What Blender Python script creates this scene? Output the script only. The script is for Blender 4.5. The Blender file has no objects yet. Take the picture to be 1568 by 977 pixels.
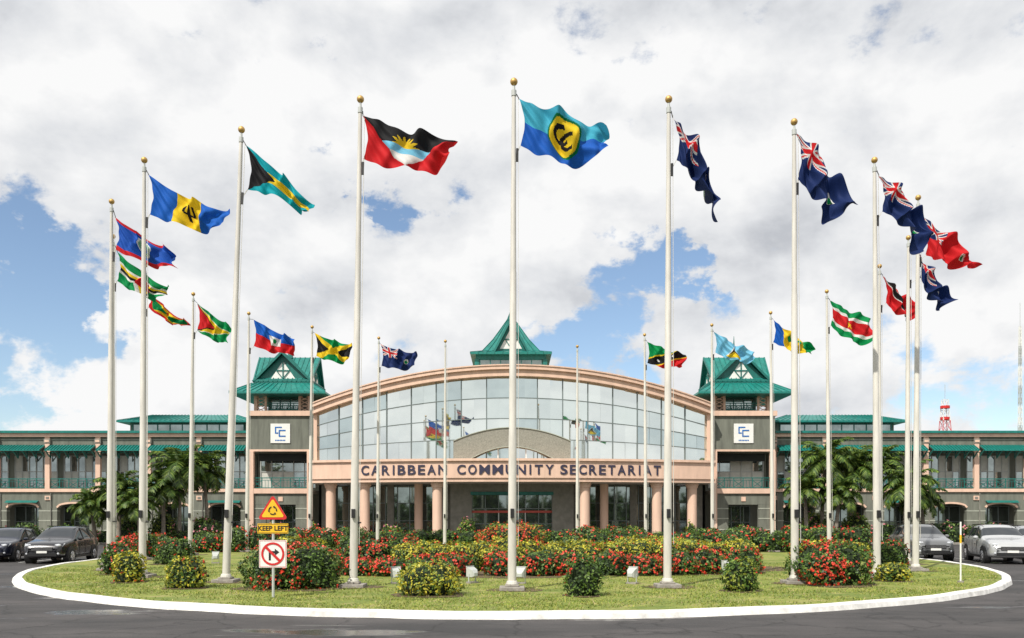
import bpy, math, random
import numpy as np
from mathutils import Vector
random.seed(7); rng=np.random.default_rng(7)
S=bpy.context.scene
COL=S.collection
EYE=2.1; F=1255.0; HZ=793.0
def P(px,py,d): return ((px-784)/F*d, d, EYE+(HZ-py)/F*d)
def PX(px,d): return (px-784)/F*d

# ---------------------------------------------------------------- materials
def nt(m): 
    m.use_nodes=True; return m.node_tree
def mat(name,col,rough=.7,metal=0.,var=.12,scale=3.,bump=0.,bscale=40.,spec=.5,streak=False,trans=0.,col2=None,det=6):
    m=bpy.data.materials.new(name); t=nt(m); N=t.nodes; L=t.links
    b=N['Principled BSDF']; b.inputs['Roughness'].default_value=rough; b.inputs['Metallic'].default_value=metal
    b.inputs['Specular IOR Level'].default_value=spec
    tc=N.new('ShaderNodeTexCoord'); mp=N.new('ShaderNodeMapping'); L.new(tc.outputs['Object'],mp.inputs[0])
    if streak: mp.inputs['Scale'].default_value=(1.6,1.6,.25)
    n=N.new('ShaderNodeTexNoise'); n.inputs['Scale'].default_value=scale; n.inputs['Detail'].default_value=det; n.inputs['Roughness'].default_value=.62
    L.new(mp.outputs[0],n.inputs['Vector'])
    r=N.new('ShaderNodeValToRGB'); r.color_ramp.elements[0].position=.3; r.color_ramp.elements[1].position=.7
    c=np.array(col)
    lo=c*(1-var); hi=np.minimum(np.array(col2) if col2 is not None else c*(1+var),1)
    r.color_ramp.elements[0].color=(*lo,1); r.color_ramp.elements[1].color=(*hi,1)
    L.new(n.outputs[0],r.inputs[0]); L.new(r.outputs[0],b.inputs['Base Color'])
    if bump>0:
        n2=N.new('ShaderNodeTexNoise'); n2.inputs['Scale'].default_value=bscale; n2.inputs['Detail'].default_value=4
        L.new(tc.outputs['Object'],n2.inputs['Vector'])
        bp=N.new('ShaderNodeBump'); bp.inputs['Strength'].default_value=bump; bp.inputs['Distance'].default_value=.02
        L.new(n2.outputs[0],bp.inputs['Height']); L.new(bp.outputs[0],b.inputs['Normal'])
    if trans>0:
        out=N['Material Output']; tr=N.new('ShaderNodeBsdfTranslucent'); mx=N.new('ShaderNodeMixShader'); mx.inputs[0].default_value=trans
        L.new(r.outputs[0],tr.inputs[0]); L.new(b.outputs[0],mx.inputs[1]); L.new(tr.outputs[0],mx.inputs[2]); L.new(mx.outputs[0],out.inputs[0])
    return m
M={}
M['wall']=mat('grey_green_stucco',(.150,.158,.13),.85,var=.3,scale=1.3,bump=.3,streak=True)
M['wall2']=mat('grey_stucco',(.20,.195,.17),.85,var=.22,scale=2,bump=.3)
M['wall3']=mat('pebbledash_stucco',(.27,.26,.22),.9,var=.3,scale=14,bump=.5)
M['band']=mat('pale_band',(.36,.38,.32),.8,var=.15)
M['salmon']=mat('salmon_paint',(.68,.47,.36),.7,var=.12,scale=1.2,streak=True)
M['teal']=mat('teal_paint',(.008,.14,.12),.45,var=.25,scale=2.5,streak=True)
M['tealr']=mat('teal_metal_roof',(.008,.165,.14),.4,var=.28,scale=1.8,streak=True)
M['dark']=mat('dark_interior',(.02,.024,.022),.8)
M['ceil']=mat('ceiling_paint',(.38,.35,.31),.8)
M['white']=mat('white_paint',(.75,.75,.72),.5,var=.05)
M['frame']=mat('window_frame',(.45,.47,.45),.4,var=.05)
M['mull']=mat('mullion_grey',(.14,.17,.17),.4,var=.05)
M['g1']=mat('curtain_glass_light',(.80,.85,.82),.02,metal=.95,var=.04,scale=.4)
M['g2']=mat('curtain_glass_mid',(.73,.80,.77),.03,metal=.95,var=.05,scale=.4)
M['g3']=mat('curtain_glass_dark',(.58,.67,.66),.03,metal=.95,var=.08,scale=.4)
M['gl']=mat('lobby_glass',(.26,.31,.29),.03,metal=.85,var=.35,scale=.5)
M['gw']=mat('window_glass',(.34,.39,.38),.04,metal=.8,var=.35,scale=.6)
M['blind']=mat('window_blind',(.58,.58,.53),.7)
M['letter']=mat('letter_metal',(.03,.028,.06),.5)
M['blue']=mat('logo_blue',(.01,.13,.42),.5)
M['conc']=mat('concrete',(.27,.25,.22),.9,var=.3,scale=8,bump=.4)
M['pole']=mat('pole_paint',(.56,.54,.49),.34,var=.18,scale=3,streak=True)
M['gold']=mat('gold_ball',(.55,.35,.12),.5,metal=.6,var=.15)
M['rope']=mat('rope',(.55,.54,.5),.8)
M['black']=mat('black_plastic',(.015,.015,.016),.45)
M['soil']=mat('mulch_soil',(.07,.045,.028),.95,var=.4,scale=6,bump=.8,bscale=30,col2=(.17,.12,.06))
M['trunk']=mat('palm_trunk',(.22,.19,.15),.9,var=.35,scale=6,bump=.6)
M['redrefl']=mat('red_reflection',(.42,.06,.04),.5)

# ---------------------------------------------------------------- mesh builder
def empty(name,loc=(0,0,0)):
    o=bpy.data.objects.new(name,None); COL.objects.link(o); o.location=loc; o.empty_display_size=.3; return o
class MB:
    def __init__(s): s.v=[];s.f=[];s.m=[];s.mats=[]
    def mi(s,m):
        if isinstance(m,str): m=M[m]
        if m not in s.mats: s.mats.append(m)
        return s.mats.index(m)
    def add(s,vs,fs,m):
        o=len(s.v); s.v+= [tuple(v) for v in vs]; k=s.mi(m)
        for f in fs: s.f.append([i+o for i in f]); s.m.append(k)
    def box(s,x0,x1,y0,y1,z0,z1,m):
        x0,x1=min(x0,x1),max(x0,x1)
        s.add([(x0,y0,z0),(x1,y0,z0),(x1,y1,z0),(x0,y1,z0),(x0,y0,z1),(x1,y0,z1),(x1,y1,z1),(x0,y1,z1)],
              [(0,3,2,1),(4,5,6,7),(0,1,5,4),(1,2,6,5),(2,3,7,6),(3,0,4,7)],m)
    def beam(s,p,q,w,m,h=None):
        h=h or w; p=Vector(p);q=Vector(q);d=(q-p)
        if d.length<1e-6: return
        d.normalize(); up=Vector((0,0,1)) if abs(d.z)<.95 else Vector((0,1,0))
        a=d.cross(up).normalized()*w/2; b=d.cross(a).normalized()*h/2
        vs=[p-a-b,p+a-b,p+a+b,p-a+b,q-a-b,q+a-b,q+a+b,q-a+b]
        s.add(vs,[(0,1,2,3),(4,7,6,5),(0,4,5,1),(1,5,6,2),(2,6,7,3),(3,7,4,0)],m)
    def tube(s,pts,rads,m,n=12,caps=True):
        o=[];
        for i,(p,r) in enumerate(zip(pts,rads)):
            p=Vector(p)
            a=Vector(pts[max(i-1,0)]);b=Vector(pts[min(i+1,len(pts)-1)]);d=(b-a)
            d=d.normalized() if d.length>1e-6 else Vector((0,0,1))
            u=d.cross(Vector((0,1,0)));u=u.normalized() if u.length>.1 else Vector((1,0,0))
            w=d.cross(u)
            o+=[p+u*(r*math.cos(2*math.pi*k/n))+w*(r*math.sin(2*math.pi*k/n)) for k in range(n)]
        fs=[]
        for i in range(len(pts)-1):
            for k in range(n):
                k2=(k+1)%n; fs.append((i*n+k,i*n+k2,(i+1)*n+k2,(i+1)*n+k))
        if caps: fs+= [tuple(range(n))[::-1], tuple((len(pts)-1)*n+k for k in range(n))]
        s.add(o,fs,m)
    def ball(s,c,r,m,n=16,k=10,sz=1):
        vs=[];fs=[]
        for i in range(k+1):
            th=math.pi*i/k
            for j in range(n):
                ph=2*math.pi*j/n
                vs.append((c[0]+r*math.sin(th)*math.cos(ph),c[1]+r*math.sin(th)*math.sin(ph),c[2]+r*sz*math.cos(th)))
        for i in range(k):
            for j in range(n):
                fs.append((i*n+j,(i+1)*n+j,(i+1)*n+(j+1)%n,i*n+(j+1)%n))
        s.add(vs,fs,m)
    def obj(s,name,parent=None,smooth=False,bevel=0):
        me=bpy.data.meshes.new(name); me.from_pydata(s.v,[],s.f); me.update()
        for m in s.mats: me.materials.append(m)
        me.polygons.foreach_set('material_index',s.m)
        if smooth: me.polygons.foreach_set('use_smooth',[True]*len(s.f))
        o=bpy.data.objects.new(name,me); COL.objects.link(o)
        if parent: o.parent=parent
        if bevel:
            b=o.modifiers.new('b','BEVEL'); b.width=bevel; b.segments=2; b.limit_method='ANGLE'
        return o
def arrays_mesh(name,V,nper,midx,mats,parent=None,smooth=False):
    n=len(V)//nper; me=bpy.data.meshes.new(name)
    me.vertices.add(len(V)); me.vertices.foreach_set('co',np.asarray(V,dtype=np.float32).ravel())
    me.loops.add(len(V)); me.loops.foreach_set('vertex_index',np.arange(len(V),dtype=np.int32))
    me.polygons.add(n); me.polygons.foreach_set('loop_start',np.arange(0,len(V),nper,dtype=np.int32))
    me.polygons.foreach_set('loop_total',np.full(n,nper,dtype=np.int32))
    for m in mats: me.materials.append(m)
    me.polygons.foreach_set('material_index',np.asarray(midx,dtype=np.int32))
    me.update(calc_edges=True)
    o=bpy.data.objects.new(name,me); COL.objects.link(o)
    if parent: o.parent=parent
    return o
def norm(a): return a/np.maximum(np.linalg.norm(a,axis=1,keepdims=True),1e-9)

# ---------------------------------------------------------------- foliage
def leafm(name,c,r=.55): return mat(name,c,r,var=.3,scale=2.2,trans=.2,det=1)
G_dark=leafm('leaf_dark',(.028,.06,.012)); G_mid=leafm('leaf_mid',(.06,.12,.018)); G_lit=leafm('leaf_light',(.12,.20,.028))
Y_lit=leafm('leaf_yellow',(.50,.44,.035)); Y_grn=leafm('leaf_yellow_green',(.24,.28,.03))
R_fl=mat('red_flower',(.56,.04,.018),.6,var=.35,det=1); O_fl=mat('orange_flower',(.62,.13,.02),.6,var=.3,det=1)
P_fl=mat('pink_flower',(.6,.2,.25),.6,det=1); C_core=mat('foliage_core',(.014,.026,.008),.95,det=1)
def foliage(name,blobs,mats,wts,dens=500,leaf=.06,flowers=0,fm=None,p=2.6,lump=.10,base=0.15,fsize=1.0,fth=.25):
    par=empty(name,(blobs[0][0],blobs[0][1],base))
    Vs=[];Ms=[]; core=MB(); allm=list(mats)+([fm] if fm else [])
    off=np.array([blobs[0][0],blobs[0][1],base])
    for b in blobs:
        cx,cy,rx,ry,h=b[:5]; rz=h*.6; cz=base+h-rz
        area=2*math.pi*((rx*ry+rx*rz+ry*rz)/3)*1.25
        n=int(area*dens); d=norm(rng.normal(size=(n,3)))
        ph=rng.uniform(0,6,4)
        def rad(d):
            k=(np.abs(d)**p).sum(1)**(-1/p)
            l=1+lump*(np.sin(d[:,0]*4+ph[0])*np.sin(d[:,1]*5+ph[1])+.6*np.sin(d[:,2]*7+ph[2]+d[:,0]*6)+.5*np.sin(d[:,0]*13+d[:,1]*11+ph[3]))
            return k*l
        r=rad(d)*(1-rng.beta(1.2,4,n)*.28)*(1+rng.exponential(.022,n))
        pt=np.c_[d[:,0]*rx*r,d[:,1]*ry*r,d[:,2]*rz*r]+np.array([cx,cy,cz])
        keep=pt[:,2]>base+.02; pt=pt[keep]; d=d[keep]; n=len(pt)
        nn=norm(d+rng.normal(size=(n,3))*.75+np.array([0,0,.3]))
        t=norm(np.cross(nn,rng.normal(size=(n,3)))); bb=np.cross(nn,t)
        s=leaf*rng.uniform(.6,1.3,(n,1))
        w=np.array(wts)/sum(wts); mi=rng.choice(len(mats),n,p=w)
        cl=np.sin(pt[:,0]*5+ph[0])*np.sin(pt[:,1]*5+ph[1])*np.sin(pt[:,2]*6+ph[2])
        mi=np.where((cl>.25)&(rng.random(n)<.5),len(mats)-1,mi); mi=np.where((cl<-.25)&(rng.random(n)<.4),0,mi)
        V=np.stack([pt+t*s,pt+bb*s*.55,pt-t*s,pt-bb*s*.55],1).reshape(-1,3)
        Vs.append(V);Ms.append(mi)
        if flowers>0:
            c3=np.sin(pt[:,0]*3.1+ph[3])+np.sin(pt[:,2]*4.3+pt[:,1]*3+ph[1])+rng.normal(size=n)*.7
            idx=np.where((c3>fth)&(rng.random(n)<flowers))[0]
            if len(idx):
                for rep in range(3):
                    q=pt[idx]+d[idx]*leaf*.8+rng.normal(size=(len(idx),3))*leaf*.45
                    nn2=norm(d[idx]+rng.normal(size=(len(idx),3))*.5); t2=norm(np.cross(nn2,rng.normal(size=(len(idx),3)))); b2=np.cross(nn2,t2)
                    s2=leaf*.72*fsize*rng.uniform(.6,1.2,(len(idx),1))
                    Vs.append(np.stack([q+t2*s2,q+b2*s2,q-t2*s2,q-b2*s2],1).reshape(-1,3)); Ms.append(np.full(len(idx),len(mats)))
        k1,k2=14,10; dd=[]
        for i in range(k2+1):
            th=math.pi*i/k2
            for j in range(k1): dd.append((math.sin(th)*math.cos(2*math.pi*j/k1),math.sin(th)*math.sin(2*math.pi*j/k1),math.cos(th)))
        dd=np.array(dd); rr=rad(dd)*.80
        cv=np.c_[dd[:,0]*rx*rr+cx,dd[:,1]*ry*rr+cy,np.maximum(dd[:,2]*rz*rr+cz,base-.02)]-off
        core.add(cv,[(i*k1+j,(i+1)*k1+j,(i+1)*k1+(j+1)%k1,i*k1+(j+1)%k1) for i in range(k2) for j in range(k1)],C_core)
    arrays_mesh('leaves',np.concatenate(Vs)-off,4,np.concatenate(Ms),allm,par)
    core.obj('dark_inner_core',par)  # solid dark core added inside the leaves to block see-through
    return par

# ---------------------------------------------------------------- ground, road
def sheet(name,pts,z,m):
    me=bpy.data.meshes.new(name); me.from_pydata([(x,y,z) for x,y in pts],[],[tuple(range(len(pts)))]); me.materials.append(m); me.update()
    o=bpy.data.objects.new(name,me); COL.objects.link(o); return o
M['gnd']=mat('far_grass',(.05,.08,.02),.95,var=.3,scale=.2,col2=(.10,.12,.04))
sheet('ground',[(-3000,-3000),(3000,-3000),(3000,3000),(-3000,3000)],-.012,M['gnd'])
ma=bpy.data.materials.new('asphalt'); t=nt(ma); N=t.nodes; L=t.links; b=N['Principled BSDF']
tc=N.new('ShaderNodeTexCoord')
def noise(sc,det=8,ro=.6,vec=None,T=None):
    n=N.new('ShaderNodeTexNoise'); n.inputs['Scale'].default_value=sc; n.inputs['Detail'].default_value=det; n.inputs['Roughness'].default_value=ro
    L.new(vec or tc.outputs['Object'],n.inputs['Vector']); return n
def ramp(src,a,ca,b_,cb):
    r=N.new('ShaderNodeValToRGB'); r.color_ramp.elements[0].position=a; r.color_ramp.elements[0].color=(*ca,1); r.color_ramp.elements[1].position=b_; r.color_ramp.elements[1].color=(*cb,1); L.new(src,r.inputs[0]); return r
def mixc(f,a,b_,mode='MIX'):
    m=N.new('ShaderNodeMix'); m.data_type='RGBA'; m.blend_type=mode
    if isinstance(f,float): m.inputs[0].default_value=f
    else: L.new(f,m.inputs[0])
    L.new(a,m.inputs[6]); L.new(b_,m.inputs[7]); return m.outputs[2]
mpz=N.new('ShaderNodeMapping'); mpz.inputs['Scale'].default_value=(.35,1,1); L.new(tc.outputs['Object'],mpz.inputs[0])
big=ramp(noise(.55,9,.7,mpz.outputs[0]).outputs[0],.38,(.028,.027,.028),.62,(.066,.060,.060))
fine=ramp(noise(45,4).outputs[0],.3,(.5,.5,.5),.75,(1.6,1.6,1.6))
c=mixc(1.0,big.outputs[0],fine.outputs[0],'MULTIPLY')
vo=N.new('ShaderNodeTexVoronoi'); vo.feature='DISTANCE_TO_EDGE'; vo.inputs['Scale'].default_value=.45
wv=noise(1.2,4); mv=N.new('ShaderNodeVectorMath'); mv.operation='MULTIPLY_ADD'; L.new(wv.outputs['Color'],mv.inputs[0]); mv.inputs[1].default_value=(.9,.9,.9); L.new(tc.outputs['Object'],mv.inputs[2]); L.new(mv.outputs[0],vo.inputs['Vector'])
cr=ramp(vo.outputs['Distance'],.0,(.3,.3,.3),.02,(1,1,1)); c=mixc(.85,c,cr.outputs[0],'MULTIPLY')
L.new(c,b.inputs['Base Color'])
wet=noise(.45,7,.6,mpz.outputs[0]); wr=ramp(wet.outputs[0],.585,(.78,.78,.78),.63,(.15,.15,.15)); L.new(wr.outputs[0],b.inputs['Roughness'])
bp=N.new('ShaderNodeBump'); bp.inputs['Distance'].default_value=.02
bs_=ramp(wet.outputs[0],.585,(.4,.4,.4),.63,(.03,.03,.03)); L.new(bs_.outputs[0],bp.inputs['Strength'])
L.new(noise(45,4).outputs[0],bp.inputs['Height']); L.new(bp.outputs[0],b.inputs['Normal'])
sheet('road',[(-150,-40),(150,-40),(150,67),(-150,67)],0.0,ma)
lm=MB()
for i in range(6):
    for s in(-1,1):
        x=s*(20.2+i*3.0); lm.add([(x-.05,38.5,.004),(x+.05,38.5,.004),(x+.05,43.5,.004),(x-.05,43.5,.004)],[(0,1,2,3)],'white')
lm.obj('parking_lines')
pv=MB(); pv.box(-90,-19,64.5,76,-.01,.14,'conc'); pv.box(19,90,64.5,76,-.01,.14,'conc'); pv.box(-19,19,68.3,76.2,-.01,.14,'conc'); pv.obj('pavement')
CY=39.9
def isl(th,off=0):
    sx=math.sin(th); cy=-math.cos(th)
    a=19.8 if cy<0 else 19.8-1.3*cy**.6; bb=22.9
    return ((a+off)*sx, CY+(bb+off)*cy)
NT=240
lawn_pts=[isl(2*math.pi*i/NT,-.2) for i in range(NT)]
ml=bpy.data.materials.new('lawn_grass'); t=nt(ml); N=t.nodes; L=t.links; b=N['Principled BSDF']; b.inputs['Roughness'].default_value=.9
tc=N.new('ShaderNodeTexCoord')
a1=ramp(noise(.55,7,.7).outputs[0],.36,(.12,.17,.026),.64,(.26,.275,.055))
a2=ramp(noise(9,6,.7).outputs[0],.3,(.6,.6,.58),.7,(1.3,1.3,1.2))
c=mixc(1.0,a1.outputs[0],a2.outputs[0],'MULTIPLY')
bn=noise(1.1,8,.72); br=ramp(bn.outputs[0],.53,(0,0,0),.65,(.85,.85,.85)); brn=N.new('ShaderNodeRGB'); brn.outputs[0].default_value=(.30,.25,.12,1)
c=mixc(br.outputs[0],c,brn.outputs[0]); L.new(c,b.inputs['Base Color'])
bp=N.new('ShaderNodeBump'); bp.inputs['Strength'].default_value=.5; bp.inputs['Distance'].default_value=.03; L.new(noise(30,4).outputs[0],bp.inputs['Height']); L.new(bp.outputs[0],b.inputs['Normal'])
sheet('lawn',lawn_pts,.13,ml)
mk=mat('kerb_white_paint',(.74,.73,.70),.6,var=.32,scale=2.5,bump=.4)
kb=MB(); prof=[(.10,0),(.07,.12),(.04,.15),(-.15,.155),(-.19,.145),(-.2,.04)]
vs=[];fs=[]
for i in range(NT):
    th=2*math.pi*i/NT
    for (o,z) in prof:
        x,y=isl(th,o+.03*math.sin(th*9)*.4+.012*math.sin(th*57)); vs.append((x,y,z+.008*math.sin(th*31)))
k=len(prof)
for i in range(NT):
    for j in range(k-1):
        fs.append((i*k+j,((i+1)%NT)*k+j,((i+1)%NT)*k+j+1,i*k+j+1))
kb.add(vs,fs,mk); kb.obj('kerb')
n=110000
th=rng.uniform(-1.25,1.25,n); rr=1-rng.beta(1,2.2,n)*.55
bx=19.5*np.sin(th)*rr; by=CY-22.6*np.cos(th)*rr
patch=np.sin(bx*1.1+2*np.sin(by*1.3))*np.sin(by*1.6+1.7*np.sin(bx*.7))
kp=rng.random(n)<(.5+.5*patch); bx=bx[kp];by=by[kp];n=len(bx)
h=rng.uniform(.015,.055,n)*(1+1.0*(rng.random(n)<.04)); an=rng.uniform(0,6.28,n); w=.013
lean=rng.normal(size=(n,2))*.035
V=np.stack([np.c_[bx-w*np.cos(an),by-w*np.sin(an),np.full(n,.13)],np.c_[bx+w*np.cos(an),by+w*np.sin(an),np.full(n,.13)],np.c_[bx+lean[:,0],by+lean[:,1],.13+h]],1).reshape(-1,3)
gm=[leafm('blade_green',(.15,.22,.032),.7),leafm('blade_yellow',(.31,.33,.06),.7),leafm('blade_dry',(.37,.31,.15),.8)]
arrays_mesh('grass',V,3,rng.choice(3,n,p=[.52,.37,.11]),gm)
def blobpatch(name,x,y,rx,ry,z=.138):
    pts=[];ph=[random.uniform(0,6) for _ in range(3)]
    for i in range(48):
        a=2*math.pi*i/48; r=1+.08*math.sin(3*a+ph[0])+.05*math.sin(7*a+ph[1])+.03*math.sin(13*a+ph[2]); pts.append((x+rx*r*math.cos(a),y+ry*r*math.sin(a)))
    return sheet(name,pts,z,M['soil'])
blobpatch('flower_bed',1.2,31.9,9.0,5.0)

# ---------------------------------------------------------------- plants on the island
RED=dict(mats=[G_dark,G_mid,G_lit],wts=[.25,.45,.3]); YEL=dict(mats=[G_mid,Y_grn,Y_lit],wts=[.2,.4,.4])
def bush(name,px0,px1,ytop,ybase,kind,depth=None,fl=.2,**k):
    d=depth or 1.95*F/(ybase-HZ)
    rx=(px1-px0)/2/F*d; x=PX((px0+px1)/2,d); h=(EYE+(HZ-ytop)/F*d)-.15
    kw=dict(dens=750,leaf=.05,base=.13); kw.update(k)
    blobpatch('mulch_patch',x,d+rx*.75,rx*1.15,rx*1.12,.142+random.random()*.004)
    return foliage(name,[(x,d+rx*.8,rx,rx*.85,h)],kind['mats'],kind['wts'],flowers=fl,fm=R_fl if fl else None,**kw)
bush('red_ixora_bush',361,508,836,903,RED,fl=.24,p=3.0,lump=.10)
bush('red_ixora_bush',1232,1350,833,897,RED,fl=.24,p=3.0,lump=.12)
bush('yellow_croton_bush',246,306,853,901,dict(mats=[G_mid,Y_grn,Y_lit],wts=[.4,.4,.2]),fl=.03)
bush('yellow_croton_bush',605,703,863,913,YEL,fl=.0,leaf=.045,lump=.16)
bush('green_ixora_bush',868,922,852,913,RED,fl=.08,lump=.15,fth=.8)
bush('green_ixora_bush',1112,1166,855,906,dict(mats=[G_mid,G_lit,Y_grn],wts=[.3,.4,.3]),fl=.04)
bush('yellow_croton_bush',165,212,845,892,YEL,fl=.02)
bush('red_ixora_bush',146,200,832,880,RED,fl=.18)
bush('yellow_croton_bush',1352,1402,862,890,YEL,fl=.0)
bush('green_ixora_bush',228,286,824,864,RED,fl=.02)
bush('green_ixora_bush',1350,1398,828,868,RED,fl=.08)
bush('red_ixora_bush',733,834,801,0,dict(mats=[G_mid,Y_grn,O_fl],wts=[.5,.36,.14]),depth=37,fl=.20,leaf=.06,dens=520)
def hedge(name,pts,h,ry,kind,fl=.1,leaf=.055,dens=480,step=1.0,fm=None,base=.13,hv=.1):
    bl=[]
    for i in range(len(pts)-1):
        (x0,y0),(x1,y1)=pts[i],pts[i+1]; l=math.hypot(x1-x0,y1-y0); n=max(1,int(l/step))
        for k in range(n):
            u=(k+.5)/n; hh=h*(1+random.uniform(-hv,hv))
            bl.append((x0+(x1-x0)*u+random.uniform(-.1,.1),y0+(y1-y0)*u+random.uniform(-.15,.15),step*.66,ry,hh))
    return foliage(name,bl,kind['mats'],kind['wts'],dens=dens,leaf=leaf,flowers=fl,fm=(fm or R_fl) if fl else None,p=3,base=base,fth=0.1)
hedge('red_flower_hedge',[(PX(525,28.3),28.3),(PX(725,28),28)],.64,.7,RED,.27,hv=.14)
hedge('red_flower_hedge',[(PX(745,28.2),28.2),(PX(1010,28.4),28.4)],.74,.75,RED,.27,hv=.16)
hedge('red_flower_hedge',[(PX(1010,28.6),28.6),(PX(1160,29.5),29.5)],.95,.75,RED,.27,hv=.14)
hedge('yellow_croton_hedge',[(PX(610,30.9),30.9),(PX(820,30.6),30.6)],.92,.8,YEL,.02,hv=.12)
hedge('yellow_croton_hedge',[(PX(840,30.9),30.9),(PX(1150,32),32)],1.04,.9,YEL,.03,hv=.12)
hedge('yellow_croton_hedge',[(PX(640,33.6),33.6),(PX(1060,33.8),33.8)],1.08,.9,YEL,.04,hv=.12,leaf=.06,dens=360)
hedge('red_flower_hedge',[(PX(520,35),35),(PX(640,34.5),34.5)],1.08,.9,RED,.2,leaf=.065,dens=330)
hedge('green_hedge',[(PX(860,37),37),(PX(1140,37),37)],1.22,.9,RED,.08,leaf=.065,dens=330,hv=.16)
hedge('red_flower_hedge',[(PX(300,47),47),(PX(420,49),49),(PX(560,50),50)],1.25,1.0,RED,.16,leaf=.08,dens=230,step=1.4,hv=.16)
hedge('green_hedge',[(PX(880,50),50),(PX(1000,50),50)],1.3,1.0,RED,.14,leaf=.08,dens=230,step=1.4)
hedge('green_hedge',[(PX(1060,49),49),(PX(1200,48),48)],1.2,1.0,RED,.08,leaf=.08,dens=230,step=1.4,hv=.16)
hedge('red_flower_hedge',[(PX(1200,48),48),(PX(1330,45),45)],1.3,1.0,RED,.14,leaf=.08,dens=230,step=1.4,hv=.16)
hedge('red_flower_hedge',[(PX(180,38),38),(PX(245,42),42)],1.1,.7,RED,.2,leaf=.07,dens=300)
hedge('yellow_croton_hedge',[(PX(1215,38),38),(PX(1330,38),38)],.9,.7,YEL,.05,leaf=.07,dens=300)
hedge('green_hedge',[(-15,57),(-6,60),(6,60),(15,57)],1.0,.9,RED,.06,leaf=.09,dens=170,step=1.6)
hedge('yellow_croton_hedge',[(PX(420,42),42),(PX(500,43),43)],1.0,.7,YEL,.0,leaf=.07,dens=300)
GRN=dict(mats=[G_dark,G_mid,G_lit],wts=[.4,.4,.2]); LG=dict(mats=[G_mid,G_lit,Y_grn],wts=[.3,.4,.3])
for (a,b_,h,k) in [(-47,-30,1.2,GRN),(-29,-18.5,1.6,GRN),(18.5,28,1.7,GRN),(29,47,1.3,GRN)]:
    hedge('shrub_border',[(a,66.2),(b_,66.2)],h,.9,k,.08,leaf=.11,dens=110,step=1.7,fm=P_fl,base=.0,hv=.4)
for px,tp,w in [(715,795,26),(480,800,16),(1058,800,14),(1140,806,40),(1225,795,34),(820,812,14),(1250,785,40),(1310,785,36),(200,790,34),(250,786,36),(310,792,30),(600,806,30),(970,806,30),(420,800,26),(1400,795,30)]:
    d=66.8; x=PX(px,d); h=EYE+(HZ-tp)/F*d
    foliage('round_shrub',[(x,d,w/F*d*.55,w/F*d*.5,h)],LG['mats'],LG['wts'],dens=150,leaf=.1,p=2.2,base=0,lump=.16,flowers=.05,fm=P_fl)

bl=[]
for i in range(22):
    x=-75+i*7.2+random.uniform(-2,2); bl.append((x,-62+random.uniform(-5,5),random.uniform(3.5,5.5),3.5,random.uniform(5.5,10)))
foliage('reflection_trees',bl,[G_dark,G_mid,G_lit],[.3,.4,.3],dens=7,leaf=.55,base=0,lump=.2)  # unseen tree row behind the camera, added so the glass reflects green

# ---------------------------------------------------------------- palms
M['pl']=leafm('palm_leaf_light',(.16,.23,.035))
def palm(px,crown_py,d,R,nf=28,tr=.15):
    x,_,zc=P(px,crown_py,d); par=empty('palm_tree',(x,d,0)); mb=MB()
    lx,ly=random.uniform(-.4,.4),random.uniform(-.3,.3); pts=[];rs=[]
    for i in range(14):
        u=i/13; pts.append((lx*u*u,ly*u*u,zc*u)); rs.append(tr*(1.5 if i==0 else 1.15-.45*u)+(.015 if i%2 else 0))
    mb.tube(pts,rs,'trunk',10); mb.obj('trunk',par,smooth=True)
    Vs=[];mi=[]
    top=np.array([lx,ly,zc])
    for k in range(nf):
        az=k*2.399+random.uniform(-.2,.2); el=math.radians(82-110*(k/nf)**.85+random.uniform(-8,8)); Lf=R*random.uniform(.9,1.2)
        p=top.copy(); dirh=np.array([math.cos(az),math.sin(az),0]); seg=16; sd=np.array([-math.sin(az),math.cos(az),0])
        for s_ in range(seg):
            u=s_/seg; e=el-u*u*1.7-u*.25
            dv=dirh*math.cos(e)+np.array([0,0,1])*math.sin(e); q=p+dv*Lf/seg
            Vs+= [p-sd*.025,p+sd*.025,q+sd*.02,q-sd*.02]; mi.append(1)
            if s_>1:
                for rep in range(3):
                    pp=p+(q-p)*rep/3
                    ll=R*.32*math.sin(math.pi*min(1,(u*.85+.14)))**.7*random.uniform(.75,1.1)
                    for sg in(-1,1):
                        tip=pp+sd*sg*ll*.75+dv*ll*.5-np.array([0,0,1])*ll*random.uniform(.15,.65)+np.random.normal(size=3)*.02
                        w=dv*.065
                        mid=(pp+tip)/2+np.array([0,0,.05])
                        Vs+=[pp,mid-w,tip,mid+w]; mi.append(random.choice([0,1,1,2,2]))
            p=q
    arrays_mesh('fronds',np.array(Vs),4,mi,[G_dark,G_mid,M['pl']],par)
np.random.seed(3)
for a in [(275,718,66,2.8),(182,752,64,2.4),(215,772,63,1.9),(318,722,67.5,2.4),(145,775,64,1.9),(250,745,65,2.2),(1258,706,66,2.8),(1303,718,67,2.7),(1385,742,64,2.6),(1345,712,67.5,2.4),(1235,750,65,2.0),(1415,765,65,2.0),(1280,755,64.5,2.0)]:
    palm(*a)

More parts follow.
